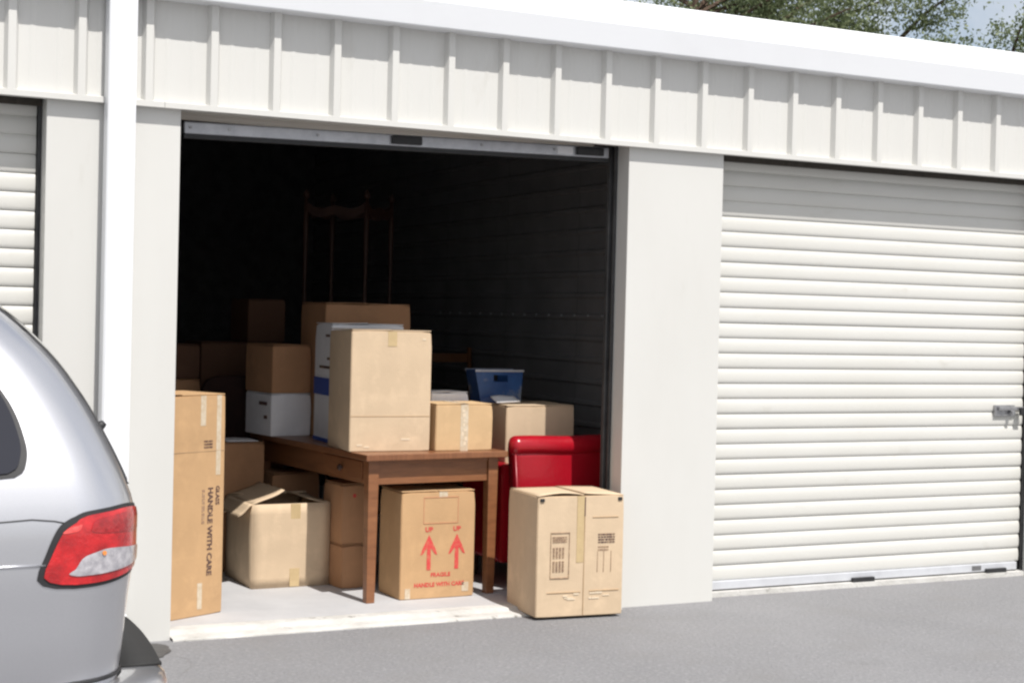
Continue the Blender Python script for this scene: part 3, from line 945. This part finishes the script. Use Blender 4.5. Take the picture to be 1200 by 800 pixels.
# blue carrier standing on that carton
t = tag(empty('blue_tote', (2.19, 0.95, FL + .442 + .5865), R(-2)), 'dark blue plastic tote with a cut-out handle on the armchair carton', 'tote')
m = MB()
bw_, bh, bd = .305, .188, .15
def side_face(y, t0):
    # front/back face with hand hole: outer trapezoid around an oblong opening
    outer = [(.04, 0), (bw_ - .012, 0), (bw_, bh), (0, bh)]
    hx0, hx1, hz0, hz1 = .115, .205, .118, .158
    inner = [(hx0, hz0), (hx1, hz0), (hx1, hz1), (hx0, hz1)]
    vs = [(p[0], y, p[1]) for p in outer + inner]
    fs = [(0, 1, 5, 4), (1, 2, 6, 5), (2, 3, 7, 6), (3, 0, 4, 7)]
    m.add(vs, fs)
side_face(0, 0)
side_face(bd, 0)
m.add([(.04, 0, 0), (0, 0, bh), (0, bd, bh), (.04, bd, 0)], [(0, 1, 2, 3)])
m.add([(bw_ - .012, 0, 0), (bw_, 0, bh), (bw_, bd, bh), (bw_ - .012, bd, 0)], [(0, 1, 2, 3)])
m.add([(.04, 0, 0), (bw_ - .012, 0, 0), (bw_ - .012, bd, 0), (.04, bd, 0)], [(0, 1, 2, 3)])
o = m.build('shell', 'blue', t)
q = o.modifiers.new('thickness', 'SOLIDIFY'); q.thickness = .004
for y in (-.006, bd - .002):
    m = MB(); m.box(-.004, bw_ + .004, y, y + .008, bh - .012, bh + .002); m.build('rim', 'galv', t, bevel=.003)
pz_ = MB(); pz_.grid(lambda u, v: (2.258 + .15 * u, .80 + .09 * v, FL + .442 + .5885 + .030 * v * (1 + .15 * math.sin(5 * u)) + .006 * u), 5, 5)
o = tag(pz_.build('paper_sheet', 'paper', smooth=True), 'crumpled white paper in front of the blue tote', 'paper')
q = o.modifiers.new('thickness', 'SOLIDIFY'); q.thickness = .006; q.offset = 1

# ------------------------------------------------------------------ dark furniture at the back
def post(t, x, y, z0, z1, r, mname, name='post'):
    m = MB()
    zs = [z0 + (z1 - z0) * k / 12 for k in range(13)]
    m.tube([(x, y, z) for z in zs], [r * (1 + .25 * math.sin(k * 1.9)) for k in range(13)], 10)
    return m.build(name, mname, t, smooth=True)
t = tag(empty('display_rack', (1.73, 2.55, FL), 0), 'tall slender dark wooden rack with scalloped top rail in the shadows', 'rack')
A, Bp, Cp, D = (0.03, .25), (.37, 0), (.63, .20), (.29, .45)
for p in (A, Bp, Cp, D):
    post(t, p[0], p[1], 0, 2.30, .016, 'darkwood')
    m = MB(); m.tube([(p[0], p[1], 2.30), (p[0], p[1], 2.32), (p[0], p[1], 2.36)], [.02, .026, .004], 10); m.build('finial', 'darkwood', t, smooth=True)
for p, q_ in ((A, Bp), (Bp, Cp), (Cp, D), (D, A)):
    m = MB()
    n = 16
    vs, fs = [], []
    for k in range(n + 1):
        u = k / n
        x, y = p[0] + (q_[0] - p[0]) * u, p[1] + (q_[1] - p[1]) * u
        zc = 2.25 - .06 * math.sin(math.pi * u) ** 2 - .03 * math.sin(3 * math.pi * u)
        vs += [(x, y, zc - .03), (x, y, zc + .03)]
    fs = [(2 * k, 2 * k + 2, 2 * k + 3, 2 * k + 1) for k in range(n)]
    m.add(vs, fs)
    o = m.build('rail', 'darkwood', t)
    q = o.modifiers.new('thickness', 'SOLIDIFY'); q.thickness = .02; q.offset = 0
for z in (.15, .75, 1.4):
    m = MB(); m.prism([(A[0], A[1]), (Bp[0], Bp[1]), (Cp[0], Cp[1]), (D[0], D[1])], z, z + .018, 'z'); m.build('shelf', 'darkwood', t)

def side_chair(label, loc, rz, mname, back_h, round_back, name='dining_chair'):
    t = tag(empty(name, loc, R(rz)), label, 'chair')
    m = MB(); m.box(0, .40, 0, .40, .42, .47); m.build('seat', mname, t, bevel=.015, seg=3)
    for x in (.03, .37):
        m = MB(); m.tube([(x, .03, 0), (x, .03, .42)], [.014, .02], 8); m.build('leg', 'darkwood', t, smooth=True)
        m = MB(); m.tube([(x, .40, 0), (x, .37, .44)], [.014, .02], 8); m.build('leg', 'darkwood', t, smooth=True)
    if round_back:
        pr_ = []
        for k in range(13):
            a = math.pi * k / 12
            pr_.append((.20 - .21 * math.copysign(abs(math.cos(a)) ** .5, math.cos(a)), back_h - .16 + .16 * abs(math.sin(a)) ** .6))
        m = MB(); m.prism([(.41, .47)] + pr_[::-1] + [(-.01, .47)], .36, .42, 'y')
        m.build('backrest', mname, t, bevel=.012)
    else:
        for x in (.03, .37):
            m = MB(); m.tube([(x, .37, .47), (x, .42, back_h)], .016, 8); m.build('back_post', mname, t, smooth=True)
        for k in range(3):
            z = .62 + k * (back_h - .72) / 2
            m = MB(); m.box(.03, .37, .385 + .02 * k, .40 + .02 * k, z, z + .06); m.build('slat', mname, t, bevel=.004)
    return t
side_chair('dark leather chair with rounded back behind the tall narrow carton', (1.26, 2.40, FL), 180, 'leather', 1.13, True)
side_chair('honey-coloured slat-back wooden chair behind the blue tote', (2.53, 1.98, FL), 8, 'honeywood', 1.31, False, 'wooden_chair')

# ================================================================== SILVER MINIVAN
VC = -1.88                        # centre line (Y)
V = tag(empty('minivan', (0, 0, 0)), 'silver minivan with red tail lamp parked at the left edge', 'van')
rear_pf = [(0.30, -0.66), (0.42, -0.63), (0.534, -0.615), (0.613, -0.610), (0.733, -0.600), (0.833, -0.585), (0.985, -0.582), (1.06, -0.607), (1.16, -0.650),
           (1.266, -0.704), (1.395, -0.788), (1.526, -0.918), (1.60, -1.02), (1.66, -1.11), (1.70, -1.22), (1.725, -1.40)]
front_pf = [(0.30, -5.42), (0.45, -5.52), (0.65, -5.53), (0.80, -5.45), (0.90, -5.20), (0.98, -4.85), (1.06, -4.62), (1.3, -4.15), (1.5, -3.75), (1.62, -3.45), (1.70, -3.10), (1.725, -2.7)]
half_pf = [(0.30, .86), (0.42, .90), (0.60, .92), (0.80, .925), (0.95, .918), (1.02, .900), (1.10, .875), (1.3, .795), (1.5, .71), (1.62, .655), (1.68, .60), (1.725, .48)]
def ip(tab, z):
    if z <= tab[0][0]: return tab[0][1]
    for (a, b), (c, d) in zip(tab, tab[1:]):
        if z <= c:
            return b + (d - b) * (z - a) / (c - a)
    return tab[-1][1]
def ips(tab, z, h=.035):
    return sum(ip(tab, z + k * h / 3) for k in range(-3, 4)) / 7
RC = 0.20
def corner_r(z): return RC
def plan(z, s):
    """point on the near (left) half of the outline: s<=0 along the side (distance forward of the corner), 0..1 corner arc, 1..2 rear face to centre"""
    hw, xr = ips(half_pf, z), ips(rear_pf, z)
    r = RC
    if s <= 0:
        return Vector((xr - r + s, VC - hw, z))
    if s <= 1:
        a = s * math.pi / 2 * 0.93
        return Vector((xr - r + r * math.sin(a), VC - hw + r - r * math.cos(a), z))
    a = math.pi / 2 * .93
    e = Vector((xr - r + r * math.sin(a), VC - hw + r - r * math.cos(a), z))
    f = s - 1
    return Vector((e.x + .07 * math.sin(f * math.pi / 2), e.y + (VC - e.y) * f, z))
def normal(z, s):
    du = plan(z, s + .01) - plan(z, s - .01)
    dz = plan(z + .01, s) - plan(z - .01, s)
    return du.cross(dz).normalized()
def outline(z):
    pts = []
    xr, xf, hw = ips(rear_pf, z), ips(front_pf, z), ips(half_pf, z)
    x1 = xr - RC
    x0 = xf + .35
    n = 26
    for k in range(n):                                  # near side, front to rear
        x = x0 + (x1 - x0) * k / n
        pts.append(Vector((x, VC - hw, z)))
    for k in range(11): pts.append(plan(z, k / 10))
    for k in range(1, 9): pts.append(plan(z, 1 + k / 8))
    far = [Vector((p.x, 2 * VC - p.y, p.z)) for p in pts[::-1][1:]]
    pts += far
    fr = []
    for k in range(1, 16):                              # front, far to near, as half an ellipse
        a = math.pi * k / 16
        fr.append(Vector((x0 - .35 * math.sin(a) ** .8, VC + hw * math.cos(a), z)))
    return pts + fr
zs = [.30 + (1.725 - .30) * k / 44 for k in range(45)]
rings = [outline(z) for z in zs]
n = len(rings[0])
m = MB()
m.add([p for r_ in rings for p in r_], [(j * n + i, j * n + (i + 1) % n, (j + 1) * n + (i + 1) % n, (j + 1) * n + i) for j in range(len(zs) - 1) for i in range(n)])
top = rings[-1]
base = len(m.v)
cx = sum(p.x for p in top) / n
m.add([Vector((cx + (p.x - cx) * f, VC + (p.y - VC) * f, 1.725 + .03 * (1 - f ** 2))) for f in (.8, .45, .1) for p in top], [])
for lv in range(3):
    a0 = (len(zs) - 1) * n if lv == 0 else base + (lv - 1) * n
    b0 = base + lv * n
    m.f += [(a0 + i, a0 + (i + 1) % n, b0 + (i + 1) % n, b0 + i) for i in range(n)]
m.f.append(tuple(base + 2 * n + i for i in range(n)))
m.f.append(tuple(range(n))[::-1])
body = m.build('body', 'silver', V, smooth=50)

def patch(name, m_, sfun, z0, z1, off, parent, nu=16, nv=14, thick=0.0):
    """panel lying on the body: sfun(v)->(s0,s1) for height fraction v"""
    mb = MB()
    def fn(u, v):
        z = z0 + (z1 - z0) * v
        a, b = sfun(v)
        s = a + (b - a) * u
        return plan(z, s) + normal(z, s) * off
    mb.grid(fn, nu, nv)
    o = mb.build(name, m_, parent, smooth=True)
    return o
def poly_patch(name, m_, poly, off, parent, nz=18, nu=18):
    """polygon in (s, z) on the body side, filled row by row"""
    zs_ = [p[1] for p in poly]
    z0, z1 = min(zs_) + 1e-4, max(zs_) - 1e-4
    def span(v):
        z = z0 + (z1 - z0) * v
        xs = []
        for (a, b), (c, d) in zip(poly, poly[1:] + poly[:1]):
            if (b - z) * (d - z) <= 0 and abs(b - d) > 1e-9:
                xs.append(a + (c - a) * (z - b) / (d - b))
        return min(xs), max(xs)
    return patch(name, m_, span, z0, z1, off, parent, nu, nz)
def col_patch(name, m_, poly, off, parent, nu=64, nv=12):
    """polygon in (s, z) filled column by column"""
    ss_ = [p[0] for p in poly]
    s0, s1 = min(ss_) + 1e-4, max(ss_) - 1e-4
    mb = MB()
    def fn(u, v):
        s = s0 + (s1 - s0) * (u ** 1.6)
        zz = []
        for (a, b), (c, d) in zip(poly, poly[1:] + poly[:1]):
            if (a - s) * (c - s) <= 0 and abs(a - c) > 1e-9:
                zz.append(b + (d - b) * (s - a) / (c - a))
        z = min(zz) + (max(zz) - min(zz)) * v
        return plan(z, s) + normal(z, s) * off
    mb.grid(fn, nu, nv)
    return mb.build(name, m_, parent, smooth=True)
def rounded(poly, r=.25, k=4):
    out_ = []
    n_ = len(poly)
    for i in range(n_):
        p, a, b = Vector(poly[i]), Vector(poly[i - 1]), Vector(poly[(i + 1) % n_])
        p0, p1 = p.lerp(a, r), p.lerp(b, r)
        for j in range(k + 1):
            u = j / k
            out_.append(tuple(p0.lerp(p, u).lerp(p.lerp(p1, u), u)))
    return out_
# the corner arc is about 0.3 m long; s runs 0..1 across it
lamp = rounded([(-.118, .772), (.30, .776), (.92, .800), (.99, .90), (.96, .985), (.60, .998), (.10, .986), (-.005, .975), (-.055, .945)], .3)
lampi = rounded([(-.100, .784), (.30, .788), (.90, .811), (.97, .90), (.94, .975), (.60, .987), (.12, .975), (.01, .963), (-.040, .933)], .3)
tl_ = empty('tail_lamp', parent=V)
col_patch('gasket', 'black', lamp, .003, tl_)
col_patch('red_lens', 'lens_red', lampi, .007, tl_)
clear = rounded([(-.035, .808), (.30, .812), (.92, .830), (.955, .868), (.30, .882), (.06, .862)], .25)
col_patch('clear_lens', 'lens_clear', clear, .010, tl_)
dk = rounded([(.12, .925), (.88, .915), (.90, .968), (.55, .975), (.16, .962)], .25)
col_patch('lens_tone_patch', 'lens_dark', dk, .0085, tl_, 30, 8)  # deeper red section of the lens
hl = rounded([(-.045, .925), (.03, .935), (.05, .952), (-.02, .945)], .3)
col_patch('lens_tone_patch', 'lens_glint', hl, .0085, tl_, 16, 5)  # highlight painted on the lens as a lighter patch
mb = MB()
c0 = plan(.868, .26) + normal(.868, .26) * .011
mb.tube([c0, c0 + normal(.868, .26) * .003], .0065, 10)
mb.build('amber_bulb', 'amber', tl_, smooth=40)
# far tail lamp
tf = empty('tail_lamp', parent=V)
for nm, mm, pl, of in (('gasket', 'black', lamp, .003), ('red_lens', 'lens_red', lampi, .007), ('clear_lens', 'lens_clear', clear, .010)):
    o = col_patch(nm, mm, pl, of, tf)
    o.data.transform(Matrix.Translation((0, 2 * VC, 0)) @ Matrix.Diagonal((1, -1, 1, 1)))
    o.data.flip_normals()
# quarter window and side windows
def sX(X, z):                       # s of a point on the flat side with abscissa X
    return X - (ips(rear_pf, z) - RC)
def win(x0b, x0t, x1b, x1t, z0, z1, r=.18):
    return rounded([(sX(x0b, z0), z0), (sX(x1b, z0 + .03), z0 + .03), (sX(x1t, z1), z1), (sX(x0t, z1), z1)], r)
for side in (0, 1):
    for a in ((-1.95, -1.90, -.905, -1.20, 1.085, 1.52), (-3.05, -2.98, -2.00, -1.95, 1.09, 1.54), (-4.05, -3.72, -3.10, -3.03, 1.09, 1.54)):
        poly = win(*a)
        if a[0] == -1.95:
            poly = rounded([(-1.12, 1.09), (-.20, 1.078), (-.115, 1.10), (-.075, 1.16), (-.055, 1.24), (-.045, 1.32), (-.09, 1.46), (-.20, 1.53), (-.95, 1.53)], .35)
        gk = [(p[0] + (.012 if p[0] > sum(q[0] for q in poly) / len(poly) else -.012), p[1] + (.012 if p[1] > 1.3 else -.012)) for p in poly]
        e = empty('side_window', parent=V)
        for nm, mm, pl, of in (('window_seal', 'black', gk, .002), ('pane', 'glass', poly, .006)):
            o = poly_patch(nm, mm, pl, of, e, 40, 20)
            if side:
                o.data.transform(Matrix.Translation((0, 2 * VC, 0)) @ Matrix.Diagonal((1, -1, 1, 1)))
                o.data.flip_normals()
# rear window and hatch gap
patch('rear_window', 'glass', lambda v: (1.12, 2.0), 1.08, 1.56, .004, V)
o = patch('rear_window', 'glass', lambda v: (1.12, 2.0), 1.08, 1.56, .004, V)
o.data.transform(Matrix.Translation((0, 2 * VC, 0)) @ Matrix.Diagonal((1, -1, 1, 1))); o.data.flip_normals()
def line_on_body(name, pts, r, mname, off=0.0005):
    mb = MB()
    mb.tube([plan(z, s) + normal(z, s) * off for s, z in pts], r, 6)
    return mb.build(name, mname, V, smooth=True)
line_on_body('hatch_seam', [(.93, 1.04 + (1.60 - 1.04) * k / 40) for k in range(41)], .004, 'black', .001)
line_on_body('body_seam', [(-3.2 + 3.18 * k / 30, .962 + .004 * math.sin(k / 9)) for k in range(29)] + [(-.12, .968), (-.06, .962), (-.03, .955)], .0022, 'guide')
line_on_body('side_moulding', [(-3.2 + 3.12 * k / 30, .842) for k in range(31)], .004, 'silver', .001)
line_on_body('door_seam', [(-1.3, .45 + .6 * k / 10) for k in range(11)], .0022, 'guide')
# wiper pivot on the hatch edge
mb = MB(); p = plan(1.20, 1.05); mb.tube([p - Vector((.01, 0, 0)), p + Vector((.008, 0, .004)), p + Vector((.014, 0.0, .0))], [.014, .016, .010], 10); mb.build('wiper_pivot', 'black', V, smooth=True)

# rear bumper with a dark step pad on top
def bplan(s, off, r=.30):
    hw = .93
    xr = -.615 + off
    if s <= 0: return Vector((xr - r + s, VC - hw, 0))
    if s <= 1:
        a = s * math.pi / 2
        return Vector((xr - r + r * math.sin(a), VC - hw + r - r * math.cos(a), 0))
    f = s - 1
    return Vector((xr + .05 * math.sin(f * math.pi / 2), VC - hw + r + (hw - r) * f, 0))
ss = [-.55, -.4, -.2, -.1] + [k / 10 for k in range(11)] + [1 + k / 8 for k in range(1, 9)]
prof = [(.27, .10), (.30, .145), (.38, .165), (.44, .160), (.468, .148), (.480, .125), (.482, .02)]
mb = MB()
def brow(s, z, off):
    p = bplan(s, off if s > -.3 else off * .4)
    return Vector((p.x, p.y - .018 * (s < .5), z))
for sd in (1, -1):
    mb.add([Vector((q.x, VC + sd * (q.y - VC), q.z)) for z, off in prof for q in [brow(s, z, off) for s in ss]],
           [(j * len(ss) + i, j * len(ss) + i + 1, (j + 1) * len(ss) + i + 1, (j + 1) * len(ss) + i) for j in range(len(prof) - 1) for i in range(len(ss) - 1)])
mb.build('rear_bumper', 'silver', V, smooth=45)
pad = [brow(s, .485, .142) for s in [.93 + .07 * k / 6 for k in range(7)] + [1 + k / 8 for k in range(1, 9)]]
inn = [brow(s, .485, .0) + Vector((.01, 0, 0)) for s in [.93 + .07 * k / 6 for k in range(7)] + [1 + k / 8 for k in range(1, 9)]]
mb = MB()
for sd in (1, -1):
    q = [Vector((p.x, VC + sd * (p.y - VC), p.z)) for p in pad + inn]
    k = len(pad)
    mb.add(q, [(i, i + 1, k + i + 1, k + i) for i in range(k - 1)])
o = mb.build('step_pad', 'tyre', V, smooth=True)
q = o.modifiers.new('thickness', 'SOLIDIFY'); q.thickness = .008; q.offset = 0
line_on_body('bumper_gap', [(-.5 + .5 * k / 8, .500) for k in range(9)] + [(k / 8, .503) for k in range(1, 9)], .007, 'black', .001)
# wheels
for x in (-1.62, -4.62):
    for sd in (1, -1):
        wh = empty('wheel', (x, VC - sd * .80, .33), parent=V)
        mb = MB()
        pr_ = [(.20, -.10), (.30, -.11), (.325, -.09), (.33, 0), (.325, .09), (.30, .11), (.20, .10)]
        n_ = 32
        mb.add([(r_ * math.cos(2 * math.pi * k / n_), -sd * y_, r_ * math.sin(2 * math.pi * k / n_)) for k in range(n_) for r_, y_ in pr_],
               [(k * 7 + i, ((k + 1) % n_) * 7 + i, ((k + 1) % n_) * 7 + (i + 1) % 7, k * 7 + (i + 1) % 7) for k in range(n_) for i in range(7)])
        mb.build('tyre', 'tyre', wh, smooth=40)
        mb = MB(); mb.tube([(0, -sd * .07, 0), (0, -sd * .09, 0), (0, -sd * .10, 0)], [.205, .19, .05], 24); mb.build('rim', 'galv', wh, smooth=30)
        arch = MB()
        aa = [math.pi * (1 + 2 * .0) * k / 20 for k in range(21)]
        arch.prism([(x + .40 * math.cos(a), max(.301, .33 + .40 * math.sin(a))) for a in aa], VC - sd * .915, VC - sd * .927, 'y')
        arch.build('wheel_arch', 'tyre', V)
bpy.context.view_layer.update()
